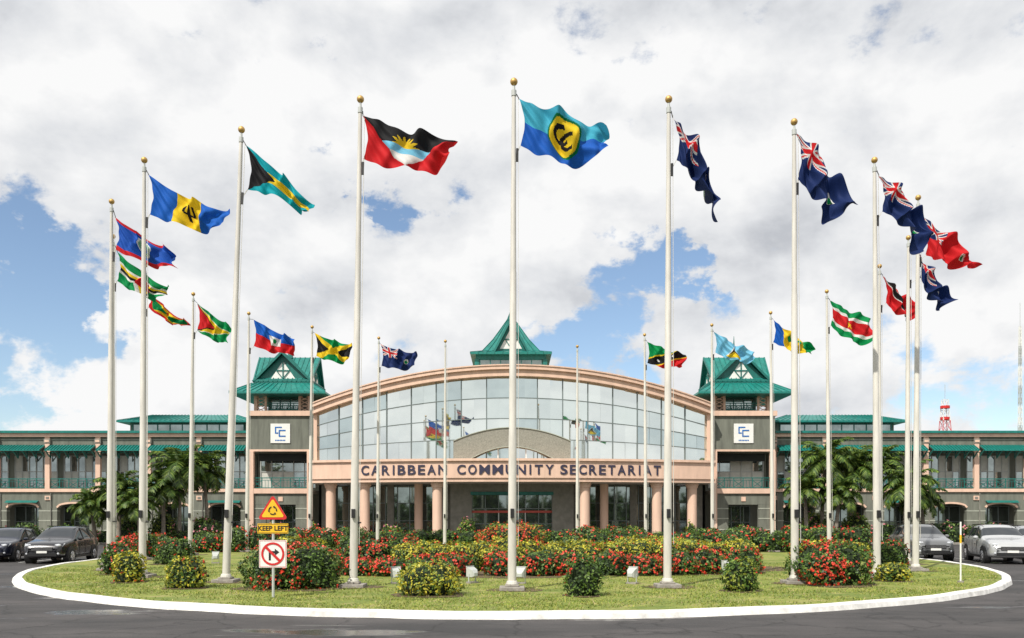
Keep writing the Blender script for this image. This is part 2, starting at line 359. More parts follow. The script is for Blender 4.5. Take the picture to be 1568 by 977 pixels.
# ---------------------------------------------------------------- building
B=empty('secretariat_building')
def yc(x): return 69.0+2.6*(x/17.5)**2
W=MB(); T=MB(); R=MB(); G=MB(); RL=MB(); D=MB()
def railing(x0,x1,y,z0,z1,sx=.8):
    RL.box(x0,x1,y-.04,y+.04,z1-.08,z1,'teal'); RL.box(x0,x1,y-.03,y+.03,z0,z0+.06,'teal')
    RL.box(x0,x1,y-.025,y+.025,z1-.27,z1-.23,'teal')
    n=max(1,int(abs(x1-x0)/sx)); a,b_=min(x0,x1),max(x0,x1); st=(b_-a)/n
    for i in range(n):
        u=a+i*st
        RL.beam((u,y,z0+.06),(u,y,z1-.08),.06,'teal')
        if i%2==0:
            RL.beam((u,y+.01,z0+.06),(u+st,y+.01,z1-.27),.045,'teal'); RL.beam((u,y-.01,z1-.27),(u+st,y-.01,z0+.06),.045,'teal')
        else:
            for k in (1,2): RL.beam((u+st*k/3,y,z0+.06),(u+st*k/3,y,z1-.27),.03,'teal')
def windows(x0,x1,y,z0,z1,nx,nz,fr='frame',gl='gw',blind=True):
    a,b_=min(x0,x1),max(x0,x1); sx=(b_-a)/nx; sz=(z1-z0)/nz
    for i in range(nx):
        for j in range(nz):
            t1=random.uniform(-.006,.006); t2=random.uniform(-.006,.006)
            u0=a+i*sx+.03;u1=a+(i+1)*sx-.03;w0=z0+j*sz+.03;w1=z0+(j+1)*sz-.03
            G.add([(u0,y+t1,w0),(u1,y-t1,w0),(u1,y-t1+t2,w1),(u0,y+t1+t2,w1)],[(0,1,2,3)],'blind' if blind and random.random()<.42 else gl)
    for i in range(nx+1): D.box(a+i*sx-.04,a+i*sx+.04,y-.07,y+.03,z0,z1,fr)
    for j in range(nz+1): D.box(a,b_,y-.05,y+.028,z0+j*sz-.035,z0+j*sz+.035,fr)
YF=76.0
def wing(s):
    X0=24.3; nb=8; bay=4.68; X1=X0+nb*bay
    W.box(s*X0,s*X1,YF,YF+.3,8.75,9.6,'wall'); R.box(s*X0,s*(X1+.3),YF-.28,YF+.32,9.6,9.93,'salmon'); 
    R.box(s*X0,s*(X1+.6),YF-.5,YF+12,9.93,10.14,'tealr')
    W.box(s*X0,s*X1,YF+2.2,YF+2.4,0,9.6,'wall')
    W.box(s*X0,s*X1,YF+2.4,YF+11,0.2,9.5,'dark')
    W.box(s*X0,s*X1,YF+.3,YF+2.2,8.9,9.0,'ceil')
    W.box(s*X0,s*X1,YF+.05,YF+2.2,4.35,4.7,'conc')
    T.box(s*X0,s*X1,YF-.16,YF+.05,4.5,4.8,'salmon')
    D.box(s*X0,s*X1,YF-.05,YF+.012,9.3,9.36,'band')
    for i in range(nb+1):
        x=s*(X0+i*bay)
        T.box(x-.22,x+.22,YF-.16,YF+.16,4.8,9.6-.002,'salmon')
        T.box(x-.30,x+.30,YF-.2,YF-.162,9.0,9.42,'wall2'); T.box(x-.2,x+.2,YF-.24,YF-.2,9.1,9.32,'salmon')
        T.box(x-.30,x+.30,YF-.22,YF+.02,8.2,8.32,'salmon')
        W.box(x-.85,x+.85,YF-.02,YF+.5,0,3.0,'wall')
        for z in (.9,1.8,2.7): D.box(x-.87,x+.87,YF-.045,YF+.45,z,z+.09,'band')
        T.box(x-.26,x+.26,YF-.1,YF-.02,3.75,4.15,'salmon'); T.box(x-.14,x+.14,YF-.13,YF-.1,3.85,4.05,'wall2')
        T.tube([(x+.3,YF-.1,.1),(x+.3,YF-.1,4.4)],[.045,.045],'wall2',8)
    for i in range(nb):
        a=X0+i*bay; x0,x1=s*a,s*(a+bay)
        l,r=min(x0,x1)+.24,max(x0,x1)-.24
        R.add([(l,YF-.02,8.85),(r,YF-.02,8.85),(r,YF-1.0,8.32),(l,YF-1.0,8.32),(l,YF-.02,8.77),(r,YF-.02,8.77),(r,YF-1.0,8.24),(l,YF-1.0,8.24)],
              [(0,3,2,1),(4,5,6,7),(3,7,6,2),(0,4,7,3),(1,2,6,5)],'tealr')
        for k in range(16):
            u=l+(r-l)*k/15; R.beam((u,YF-.05,8.87),(u,YF-1.02,8.35),.05,'teal',.06)
        for k in range(6):
            u=l+(r-l)*k/5; RL.beam((u,YF-.02,7.65),(u,YF-.85,8.28),.09,'teal'); RL.beam((u,YF-.02,7.6),(u,YF-.02,8.75),.08,'teal')
        RL.beam((l,YF-.02,8.15),(r,YF-.02,8.15),.08,'teal')
        railing(l,r,YF,4.85,5.75)
        windows(l+.1,r-.1,YF+2.18,5.0,8.0,6,2)
        o0,o1=s*(a+.85),s*(a+bay-.85); o0,o1=min(o0,o1),max(o0,o1); k=14; vs=[];n2=k+1
        for j in range(n2):
            u=j/k; x=o0+(o1-o0)*u; z=3.0+.42*math.sqrt(max(0,1-(2*u-1)**2))**1.0
            vs.append((x,z))
        for j in range(k):
            (xa,za),(xb,zb)=vs[j],vs[j+1]
            W.add([(xa,YF,za),(xb,YF,zb),(xb,YF,4.5),(xa,YF,4.5)],[(0,1,2,3)],'wall')
            W.add([(xa,YF,za),(xb,YF,zb),(xb,YF+.5,zb),(xa,YF+.5,za)],[(0,3,2,1)],'wall2')
            T.beam((xa,YF-.04,za+.07),(xb,YF-.04,zb+.07),.1,'salmon',.16)
        for px_ in (x0,x1):
            lo,hi=(px_,px_+.85) if px_<(x0+x1)/2 else (px_-.85,px_)
            W.add([(lo,YF-.001,3.0),(hi,YF-.001,3.0),(hi,YF-.001,4.5),(lo,YF-.001,4.5)],[(0,1,2,3)],'wall')
        R.add([(o0,YF-.03,3.72),(o1,YF-.03,3.72),(o1,YF-.45,3.5),(o0,YF-.45,3.5)],[(0,3,2,1)],'teal') if i%2==0 else None
        windows(o0-.5,o1+.5,YF+2.17,.3,3.2,4,2,'mull','gl',False)
        W.box(o0-.4,o1+.4,YF+.31,YF+2.1,.15,.2,'conc')
    d=82.; x0,x1=s*(26.5),s*(38.2); a,b_=min(x0,x1),max(x0,x1)
    W.box(a,b_,d,d+5,10.14,11.6,'wall'); windows(a+.3,b_-.3,d-.03,10.7,11.45,9,1,'teal','gw',False)
    e=.9
    R.add([(a-e,d-e,11.75),(b_+e,d-e,11.75),(b_+e,d+5+e,11.75),(a-e,d+5+e,11.75),(a+1.6,d+1.7,12.6),(b_-1.6,d+1.7,12.6),(b_-1.6,d+3.3,12.6),(a+1.6,d+3.3,12.6)],
          [(0,1,5,4),(1,2,6,5),(2,3,7,6),(3,0,4,7),(4,5,6,7),(0,3,2,1)],'tealr')
    R.box(a-e-.05,b_+e+.05,d-e-.05,d+5+e+.05,11.58,11.75,'tealr')
    n=26
    for k in range(n+1):
        u=k/n; R.beam((a-e+(b_-a+2*e)*u,d-e,11.78),(a+1.6+(b_-a-3.2)*u,d+1.7,12.63),.05,'tealr')
wing(1); wing(-1)

def tower(s):
    c=s*20.9; h=2.85; y=74.0
    W.box(c-h,c+h,y,y+8,8.1,11.3,'wall'); R.box(c-h-.15,c+h+.15,y-.2,y+8.2,11.3,11.75,'salmon')
    T.box(c-h,c+h,y-.03,y-.001,8.1,8.28,'salmon')
    for e in(-1,1):
        T.box(c+e*h-.22*(1+e),c+e*h+.22*(1-e),y-.14,y+.32,.14,8.1,'salmon')
    W.box(c-h+.01,c+h-.01,y+2.6,y+8,0,8.1,'wall')
    W.box(c-h+.02,c+h-.02,y+.02,y+2.6,4.3,4.6,'conc'); T.box(c-h,c+h,y-.12,y+.02,4.3,4.75,'salmon')
    W.box(c-h+.44,c+h-.44,y+.05,y+.35,3.3,4.3,'wall'); T.box(c-.2,c+.2,y-.02,y+.05,3.6,4.0,'salmon')
    W.box(c-h+.44,c-h+1.5,y+.06,y+.36,.14,3.3,'wall'); W.box(c+h-1.5,c+h-.44,y+.06,y+.36,.14,3.3,'wall')
    for z in(1.0,2.0,2.9):
        for e in (-1,1): D.box(c+e*(h-.97)-.53,c+e*(h-.97)+.53,y+.035,y+.1,z,z+.09,'band')
    windows(c-1.3,c+1.3,y+2.57,.2,3.2,3,2,'mull','gl',False)
    railing(c-h+.3,c+h-.3,y+.1,4.8,5.75); windows(c-h+.3,c+h-.3,y+2.57,4.9,7.9,5,2)
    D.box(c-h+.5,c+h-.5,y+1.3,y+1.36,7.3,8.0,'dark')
    q=2.45; cy=y+3.2
    for ex in(-1,1):
        for ey in(-1,1):
            T.box(c+ex*q-.14,c+ex*q+.14,cy+ey*q-.14,cy+ey*q+.14,11.75,13.5,'salmon'); T.box(c+ex*(q-.9)-.1,c+ex*(q-.9)+.1,cy+ey*q-.1,cy+ey*q+.1,11.75,13.5,'salmon')
            for k in range(5):
                z=11.8+k*.33; xa,xb=c+ex*(q-.05),c+ex*(q-.85); yy=cy+ey*q
                T.beam((xa,yy-.02,z),(xb,yy-.02,z+.33),.06,'salmon'); T.beam((xa,yy+.02,z+.33),(xb,yy+.02,z),.06,'salmon')
                ya,yb=cy+ey*(q-.05),cy+ey*(q-.85); xx=c+ex*q
                T.beam((xx-.02,ya,z),(xx-.02,yb,z+.33),.06,'salmon'); T.beam((xx+.02,ya,z+.33),(xx+.02,yb,z),.06,'salmon')
    W.box(c-1.6,c+1.6,cy-1.6,cy+1.6,11.75,13.5,'wall'); windows(c-1.4,c+1.4,cy-1.63,12.1,13.1,3,1,'teal','gw',False)
    railing(c-1.5,c+1.5,cy-q,11.9,12.6,.5); R.box(c-1.55,c+1.55,cy-q-.06,cy-q+.06,13.1,13.45,'teal')
    e1,e2=4.3,2.7; z1,z2=13.35,14.35
    R.box(c-e1,c+e1,cy-e1,cy+e1,13.18,13.35,'tealr')
    vs=[(c-e1,cy-e1,z1),(c+e1,cy-e1,z1),(c+e1,cy+e1,z1),(c-e1,cy+e1,z1),(c-e2,cy-e2,z2),(c+e2,cy-e2,z2),(c+e2,cy+e2,z2),(c-e2,cy+e2,z2)]
    R.add(vs,[(0,1,5,4),(1,2,6,5),(2,3,7,6),(3,0,4,7),(4,5,6,7)],'tealr')
    for k in range(15):
        u=k/14; R.beam((c-e1+2*e1*u,cy-e1,z1+.03),(c-e2+2*e2*u,cy-e2,z2+.03),.06,'tealr')
    R.box(c-e2+.05,c+e2-.05,cy-e2+.05,cy+e2-.05,14.3,14.7,'teal')
    zt=17.2; zb=14.5; g=2.6; o=.25
    def gable(ax):
        def tr(u,v,z): return (c+u,cy+v,z) if ax=='x' else (c+v,cy+u,z)
        L_=g+o; w=g+.1
        R.add([tr(-L_,0,zt),tr(L_,0,zt),tr(L_-.25,w,zb),tr(-L_+.25,w,zb),tr(L_-.25,-w,zb),tr(-L_+.25,-w,zb)],[(0,1,2,3),(1,0,5,4)],'tealr')
        for k in range(13):
            u=-1+k/6
            for e in(-1,1): R.beam(tr(u*L_,e*.02,zt+.02),tr(u*(L_-.25),e*w,zb+.04),.06,'teal')
        for e in(-1,1):
            x=e*(g-.25); R.add([tr(x,-w+.15,zb),tr(x,w-.15,zb),tr(x,0,zt-.12)],[(0,1,2)],'teal')
            f=e*(g-.22); a=1.15
            R.add([tr(f,-a,zb+.25),tr(f,a,zb+.25),tr(f,0,zb+1.9)],[(0,1,2)],'white')
            f=e*(g-.18)
            R.beam(tr(f,0,zb+.25),tr(f,0,zb+1.9),.09,'teal'); R.beam(tr(f,-.6,zb+1.05),tr(f,.6,zb+1.05),.08,'teal')
            R.beam(tr(f,0,zb+.3),tr(f,-.6,zb+1.05),.07,'teal'); R.beam(tr(f,0,zb+.3),tr(f,.6,zb+1.05),.07,'teal')
            for q_ in(-1,1): R.beam(tr(e*L_,0,zt-.05),tr(e*(L_-.25),q_*w,zb),.12,'teal',.2)
    gable('x'); gable('y')
    R.tube([(c,cy,17.1),(c,cy,17.9),(c,cy,19.2)],[.35,.1,.02],'teal',8)
    sg=empty('logo_sign'); sg.parent=B
    sb=MB(); sb.box(c-.88,c+.88,y-.08,y-.004,8.85,10.6,'white'); 
    zz=9.87; hs=.31; tk=.105
    for n_,(ox,oz) in enumerate(((-.17,.14),(.17,-.14))):
        yy=y-.105-.006*n_
        sb.box(c+ox-hs,c+ox+hs,yy,y-.08,zz+oz+hs-tk,zz+oz+hs,'blue'); sb.box(c+ox-hs,c+ox+(-.02 if n_==0 else hs),yy,y-.08,zz+oz-hs,zz+oz-hs+tk,'blue')
        sb.box(c+ox-hs,c+ox-hs+tk,yy+.002,y-.08,zz+oz-hs+tk,zz+oz+hs-tk,'blue')
    for k in range(7): sb.box(c-.46+k*.135,c-.46+k*.135+.095,y-.10,y-.08,9.04,9.15,'blue')
    sb.obj('sign_board',sg)
tower(1); tower(-1)

HW=17.5
def arch(x): return 11.35+2.85*(1-(x/HW)**2)
z0g=7.1
NX=16
def zz_(x,t): return z0g+t*(arch(x)-z0g)
for i in range(NX):
    xa=-HW+2*HW*i/NX; xb=-HW+2*HW*(i+1)/NX
    for j in range(4):
        mt=random.choices(['g1','g2','g3'],[.55,.35,.10])[0]
        for (sub) in (0,1):
            u0=xa+(xb-xa)*sub/2; u1=u0+(xb-xa)/2
            tl=(random.uniform(-.012,.012),random.uniform(-.018,.018)); y0,y1=yc(u0)+1.5,yc(u1)+1.5
            G.add([(u0,y0+tl[0],zz_(u0,j/4)),(u1,y1-tl[0],zz_(u1,j/4)),(u1,y1-tl[0]+tl[1],zz_(u1,(j+1)/4)),(u0,y0+tl[0]+tl[1],zz_(u0,(j+1)/4))],[(0,1,2,3)],mt)
            if j>0: D.beam((u0,y0-.04,zz_(u0,j/4)),(u1,y1-.04,zz_(u1,j/4)),.08,'mull',.06)
    D.beam((xa,yc(xa)+1.46,z0g),(xa,yc(xa)+1.46,arch(xa)),.08,'mull',.1)
K=40
for i in range(K):
    xa=-HW-.25+2*(HW+.25)*i/K; xb=-HW-.25+2*(HW+.25)*(i+1)/K
    ya,yb=yc(xa)+.8,yc(xb)+.8; za,zb=arch(xa),arch(xb)
    for (dy,l,h_,m) in((0,0,.55,'salmon'),(-.22,.55,.85,'salmon'),(-.30,.85,.95,'salmon')):
        R.add([(xa,ya+dy,za+l),(xb,yb+dy,zb+l),(xb,yb+dy,zb+h_),(xa,ya+dy,za+h_)],[(0,1,2,3)],m)
        R.add([(xa,ya+dy,za+l),(xb,yb+dy,zb+l),(xb,yb+1.2,zb+l),(xa,ya+1.2,za+l)],[(0,3,2,1)],m)
    R.add([(xa,ya-.30,za+.95),(xb,yb-.30,zb+.95),(xb,88,zb+.95),(xa,88,za+.95)],[(0,1,2,3)],'salmon')
    W.add([(xa,88,0),(xb,88,0),(xb,88,zb+.9),(xa,88,za+.9)],[(0,3,2,1)],'wall')
    ya,yb=yc(xa),yc(xb)
    for (y1_,z1_,y2_,z2_) in((.0,5.15,.0,5.45),(.0,5.45,-.12,5.47),(-.12,5.47,-.12,6.85),(-.12,6.85,-.3,6.9),(-.3,6.9,-.3,7.1),(-.3,7.1,1.6,7.12)):
        R.add([(xa,ya+y1_,z1_),(xb,yb+y1_,z1_),(xb,yb+y2_,z2_),(xa,ya+y2_,z2_)],[(0,1,2,3)],'salmon')
    R.add([(xa,ya,5.15),(xb,yb,5.15),(xb,76.5,5.17),(xa,76.5,5.17)],[(0,3,2,1)],'ceil')
for s in(-1,1):
    x=s*(HW+.25); 
    R.box(x-.005,x+.005,yc(x)-.3,76.5,5.15,7.11,'salmon'); W.box(x-.3*(s>0),x+.3*(s<0),yc(x)+1.3,88,7.11,11.3,'wall')
    T.box(s*(HW-.02)-.15,s*(HW-.02)+.15,yc(HW)+1.2,yc(HW)+1.6,7.11,11.6,'salmon')
K=28; 
fo=lambda x: 8.7+1.15*(1-(x/5)**2); fi=lambda x: 7.12+max(0,1.05*(1-(x/3.5)**2))
for i in range(K):
    xa=-5+10*i/K; xb=-5+10*(i+1)/K
    y=yc(0)+.9
    W.add([(xa,y,fi(xa)),(xb,y,fi(xb)),(xb,y,fo(xb)),(xa,y,fo(xa))],[(0,1,2,3)],'wall3')
    W.add([(xa,y,fo(xa)),(xb,y,fo(xb)),(xb,y+1,fo(xb)),(xa,y+1,fo(xa))],[(0,1,2,3)],'wall3')
    W.add([(xa,y,fi(xa)),(xb,y,fi(xb)),(xb,y+1,fi(xb)),(xa,y+1,fi(xa))],[(0,3,2,1)],'wall3')
    D.beam((xa,y-.02,fi(xa)+.03),(xb,y-.02,fi(xb)+.03),.08,'band',.06)
    D.beam((xa,y-.03,fo(xa)-.04),(xb,y-.03,fo(xb)-.04),.10,'band',.06)
for s in(-1,1): W.box(s*5-.005,s*5+.005,yc(0)+.9,yc(0)+2.2,7.12,8.7,'wall3')
for x in(-1.2,0,1.2): D.box(x-.04,x+.04,yc(0)+1.2,yc(0)+1.26,7.12,8.1,'white')
for px,dy in [(500,1.0),(556,.9),(670,.9),(895,.9),(1008,.9),(1066,1.0)]:
    x=PX(px,70.5); y=yc(x)+dy
    T.tube([(x,y,.14),(x,y,.5),(x,y,.52),(x,y,4.7),(x,y,4.72),(x,y,4.9),(x,y,4.92),(x,y,5.17)],[.55,.55,.42,.42,.5,.5,.56,.56],'salmon',24)
for px in (641,925):
    x=PX(px,74); T.tube([(x,74,.14),(x,74,.5),(x,74,.52),(x,74,5.17)],[.5,.5,.38,.38],'salmon',24)
yl=75.8
for s in(-1,1):
    W.box(s*5.5,s*7.2,yl-.6,yl+.4,.14,5.16,'wall2'); W.box(s*16.2,s*17.5,yl-.5,yl+.4,.14,5.16,'wall2'); 
    windows(s*7.2,s*16.2,yl,.2,5.1,8,3,'mull','gl',False)
    W.box(s*10.9,s*11.5,yl-.25,yl+.3,.14,5.16,'wall2')
    W.box(s*3.6,s*5.5,yl-2.6,yl+.3,.14,4.6,'wall2')
W.box(-5.5,5.5,yl-2.65,yl+.2,4.3,5.16,'wall2')
windows(-3.6,3.6,yl-2.0,.2,4.3,6,3,'mull','gl',False)
D.box(-3.6,3.6,yl-2.15,yl-2.0,2.55,2.75,'redrefl'); D.box(-3.7,3.7,yl-2.72,yl-2.6,4.15,4.42,'teal')  # red bar is coloured to show a red reflection in the entrance glass
for x in(-1.25,1.15): D.box(x,x+.1,yl-2.14,yl-2.02,.2,2.55,'frame')
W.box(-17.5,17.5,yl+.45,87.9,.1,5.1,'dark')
def ctower():
    c=-.1; cy=78+3.3; h=3.25
    W.box(c-h,c+h,cy-h,cy+h,13.8,17.2,'wall'); R.box(c-h-.1,c+h+.1,cy-h-.1,cy+h+.1,17.2,17.6,'teal')
    windows(c-h+.3,c+h-.3,cy-h-.03,16.0,17.15,6,1,'teal','gl',False); R.box(c-h-.12,c+h+.12,cy-h-.12,cy+h+.12,15.75,15.95,'teal')
    for e in(-1,1): R.box(c+e*h-.2,c+e*h+.2,cy-h-.15,cy-h+.2,15.95,17.2,'teal')
    levels=[(3.85,17.6),(3.85,17.78),(2.75,18.1),(1.75,19.4),(.95,20.7),(.35,21.7),(.04,22.6)]
    for (a,za),(b_,zb) in zip(levels,levels[1:]):
        R.add([(c-a,cy-a,za),(c+a,cy-a,za),(c+a,cy+a,za),(c-a,cy+a,za),(c-b_,cy-b_,zb),(c+b_,cy-b_,zb),(c+b_,cy+b_,zb),(c-b_,cy+b_,zb)],[(0,1,5,4),(1,2,6,5),(2,3,7,6),(3,0,4,7)],'tealr')
        for k in range(11):
            u=-1+k/5; R.beam((c+a*u,cy-a-.01,za+.02),(c+b_*u,cy-b_-.01,zb+.02),.05,'teal')
    R.box(c-3.85,c+3.85,cy-3.85,cy+3.85,17.58,17.6,'teal')
    yf=cy-2.75; 
    R.add([(c-1.5,yf,18.1),(c+1.5,yf,18.1),(c,yf,20.9)],[(0,1,2)],'teal')
    R.add([(c-1.05,yf-.03,18.3),(c+1.05,yf-.03,18.3),(c,yf-.03,20.3)],[(0,1,2)],'white')
    for e in(-1,1):
        R.add([(c+e*1.6,yf-.35,18.0),(c,yf-.45,21.1),(c,cy,21.1),(c+e*1.6,cy,18.0)],[(0,1,2,3)],'tealr')
        R.beam((c+e*1.6,yf-.36,18.0),(c,yf-.46,21.08),.12,'teal',.2)
        R.beam((c,yf-.06,18.35),(c+e*.55,yf-.06,19.2),.08,'teal')
    R.beam((c,yf-.06,18.3),(c,yf-.06,20.3),.09,'teal'); R.beam((c-.6,yf-.06,19.2),(c+.6,yf-.06,19.2),.08,'teal')
ctower()
W.obj('walls',B); T.obj('salmon_columns',B); R.obj('roofs_and_cornices',B); G.obj('window_glass',B); RL.obj('teal_railings',B); D.obj('window_frames',B)
def lettering(body,px0,px1,zlo,zhi):
    # one glyph at a time so the letters keep an even, wide, open spacing
    n=len(body); wd={'I':.45,'M':1.25,'N':1.08,'C':1.0,'A':1.08,'Y':1.0,'T':.95,'E':.88,'S':.92}; ws=[wd.get(ch,1.0) for ch in body]; gap=.30
    tot=sum(ws)+gap*(n-1); x0,x1=PX(px0,69),PX(px1,69); k=(x1-x0)/tot; x=x0; par=empty('lettering_'+body.lower()); par.parent=B
    for ch,w_ in zip(body,ws):
        cu=bpy.data.curves.new('t','FONT'); cu.body=ch; cu.extrude=.02; cu.offset=.022; cu.size=1
        o=bpy.data.objects.new('t',cu); COL.objects.link(o); bpy.context.view_layer.update()
        me=bpy.data.meshes.new_from_object(o.evaluated_get(bpy.context.evaluated_depsgraph_get())); bpy.data.objects.remove(o)
        m_=len(me.vertices); co=np.empty(m_*3,dtype=np.float32); me.vertices.foreach_get('co',co); co=co.reshape(-1,3)
        ww=w_*k*(.45 if ch=='I' else 1); xo=x+(w_*k-ww)/2
        X=xo+ww*(co[:,0]-co[:,0].min())/np.ptp(co[:,0]); Z=zlo+(zhi-zlo)*(co[:,1]-co[:,1].min())/np.ptp(co[:,1]); Y=69+2.6*(X/17.5)**2-.16-co[:,2]*1.5
        me.vertices.foreach_set('co',np.c_[X,Y,Z].astype(np.float32).ravel()); me.materials.clear(); me.materials.append(M['letter']); me.update()
        ob=bpy.data.objects.new('letter_'+ch.lower(),me); COL.objects.link(ob); ob.parent=par
        x+=(w_+gap)*k
for a in [('CARIBBEAN',549,684,),('COMMUNITY',700,848),('SECRETARIAT',858,1016)]: lettering(a[0],a[1],a[2],5.76,6.58)

# ---------------------------------------------------------------- flags
def c3(*a): return np.array(a,dtype=float)
WH=c3(.72,.72,.70);BK=c3(.012,.012,.014);RD=c3(.58,.015,.02);NV=c3(.010,.026,.115);BL=c3(.01,.11,.48);YE=c3(.80,.55,.02);GR=c3(.0,.25,.07);AQ=c3(.0,.32,.38);LB=c3(.18,.50,.70)
def base(u,c): return np.tile(c,(len(u),1))
def setc(C,m,c): C[m]=c
def disc(u,v,cx,cy,r): return ((u-cx)*2)**2+(v-cy)**2<r*r
def f_barb(u,v):
    C=base(u,BL); setc(C,abs(u-.5)<.167,YE); setc(C,(abs(u-.5)<.014)&(v>.25)&(v<.75),BK); setc(C,(abs(abs(u-.5)-.055)<.014)&(v>.46)&(v<.72),BK); setc(C,(abs(u-.5)<.055)&(abs(v-.46)<.035),BK); return C
def f_bah(u,v):
    C=base(u,AQ); setc(C,abs(v-.5)<.167,YE); setc(C,u<.43*(1-abs(2*v-1)),BK); return C
def f_ant(u,v):
    C=base(u,RD); tr=abs(u-.5)<.5*v; setc(C,tr,BK); setc(C,tr&(v<.56)&(v>.36),LB); setc(C,tr&(v<=.36),WH)
    an=np.arctan2(v-.56,(u-.5)*2); r=.26+.06*np.cos(an*14); setc(C,tr&(v>.56)&(((u-.5)*2)**2+(v-.56)**2<r*r),YE*.85); return C
def f_car(u,v):
    C=base(u,c3(.05,.36,.50)); setc(C,v<.48,c3(.01,.10,.46)); setc(C,disc(u,v,.52,.5,.38),GR*.6); setc(C,disc(u,v,.52,.5,.33),YE)
    for cx,cy in((.50,.57),(.55,.43)):
        r2=((u-cx)*2)**2+(v-cy)**2; setc(C,(r2<.17**2)&(r2>.10**2)&((u-cx)<.04),BK)
    return C
def f_ens(bg,badge=WH):
    def f(u,v):
        C=base(u,bg); cn=(u<.46)&(v>.5); a=u/.46; b_=(v-.5)/.5
        setc(C,cn,NV*1.3); setc(C,cn&((abs(a-b_)<.12)|(abs(a+b_-1)<.12)),WH); setc(C,cn&((abs(a-b_)<.04)|(abs(a+b_-1)<.04)),RD)
        setc(C,cn&((abs(a-.5)<.09)|(abs(b_-.5)<.16)),WH); setc(C,cn&((abs(a-.5)<.05)|(abs(b_-.5)<.09)),RD)
        setc(C,disc(u,v,.75,.45,.14),badge); setc(C,disc(u,v,.75,.42,.09),GR); return C
    return f
def f_tt(u,v):
    C=base(u,RD); s=u-.0-(1-v)*.62-.1; setc(C,abs(s-.08)<.13,WH); setc(C,abs(s-.08)<.1,BK); return C
def f_sur(u,v):
    C=base(u,GR); setc(C,abs(v-.5)<.3,WH); setc(C,abs(v-.5)<.2,RD); an=np.arctan2(v-.5,(u-.5)*2); r=.10+.06*np.cos(5*(an-math.pi/2)); setc(C,((u-.5)*2)**2+(v-.5)**2<r*r,YE); return C
def f_svg(u,v):
    C=base(u,BL); setc(C,u>.25,YE); setc(C,u>.75,GR)
    for cx,cy in((.42,.62),(.58,.62),(.5,.38)): setc(C,abs((u-cx)*2)/.7+abs(v-cy)<.16,GR)
    return C
def f_lc(u,v):
    C=base(u,LB); t=(v-.12)/.76; setc(C,(t>0)&(abs(u-.5)<.22*(1-t)),WH); setc(C,(t>0)&(abs(u-.5)<.19*(1-t*1.1)),BK); setc(C,(t>0)&(t<.5)&(abs(u-.5)<.22*(1-2*t)),YE); return C
def f_kn(u,v):
    s=v-u; C=base(u,GR); setc(C,s<0,RD); setc(C,abs(s)<.26,YE); setc(C,abs(s)<.2,BK); setc(C,disc(u,v,.3,.3,.06)|disc(u,v,.7,.7,.06),WH); return C
def f_jm(u,v):
    C=base(u,BK); setc(C,abs(v-.5)>abs(u-.5),GR); setc(C,(abs(v-u)<.13)|(abs(v+u-1)<.13),YE); return C
def f_ht(u,v):
    C=base(u,BL); setc(C,v<.5,RD); setc(C,(abs(u-.5)<.13)&(abs(v-.5)<.2),WH); setc(C,disc(u,v,.5,.5,.1),GR); return C
def f_gy(u,v):
    k=1-abs(2*v-1); C=base(u,GR); setc(C,u<k,WH); setc(C,u<k-.05,YE); setc(C,u<.52*k,BK); setc(C,u<.52*k-.05,RD); return C
def f_gd(u,v):
    C=base(u,YE); a,b_=(u-.5),(v-.5); setc(C,abs(a)>abs(b_),GR); setc(C,(abs(a)>.42)|(abs(b_)>.34),RD); setc(C,disc(u,v,.5,.5,.14),RD); return C
def f_dm(u,v):
    C=base(u,GR); setc(C,(abs(u-.5)<.11)|(abs(v-.5)<.2),WH); setc(C,(abs(u-.5)<.065)|(abs(v-.5)<.12),BK); setc(C,(abs(u-.47)<.035)|(abs(v-.56)<.06),YE); setc(C,disc(u,v,.5,.5,.25),RD); return C
def f_bz(u,v):
    C=base(u,c3(.015,.09,.44)); setc(C,(v>.9)|(v<.13),RD); setc(C,disc(u,v,.5,.5,.3),WH); setc(C,disc(u,v,.5,.5,.26),GR*.8+WH*.3); setc(C,disc(u,v,.5,.5,.15),BL); return C
mf=bpy.data.materials.new('flag_cloth'); t=nt(mf); N=t.nodes; L=t.links; b=N['Principled BSDF']; b.inputs['Roughness'].default_value=.75; b.inputs['Specular IOR Level'].default_value=.25
va=N.new('ShaderNodeVertexColor'); va.layer_name='Col'; tr=N.new('ShaderNodeBsdfTranslucent'); mx=N.new('ShaderNodeMixShader'); mx.inputs[0].default_value=.3
tc=N.new('ShaderNodeTexCoord'); fn=noise(70,3); fr_=ramp(fn.outputs[0],.3,(.85,.85,.85),.7,(1.1,1.1,1.1)); cc=mixc(1.0,va.outputs[0],fr_.outputs[0],'MULTIPLY')
L.new(cc,b.inputs['Base Color']); L.new(cc,tr.inputs[0]); L.new(b.outputs[0],mx.inputs[1]); L.new(tr.outputs[0],mx.inputs[2]); L.new(mx.outputs[0],N['Material Output'].inputs[0])
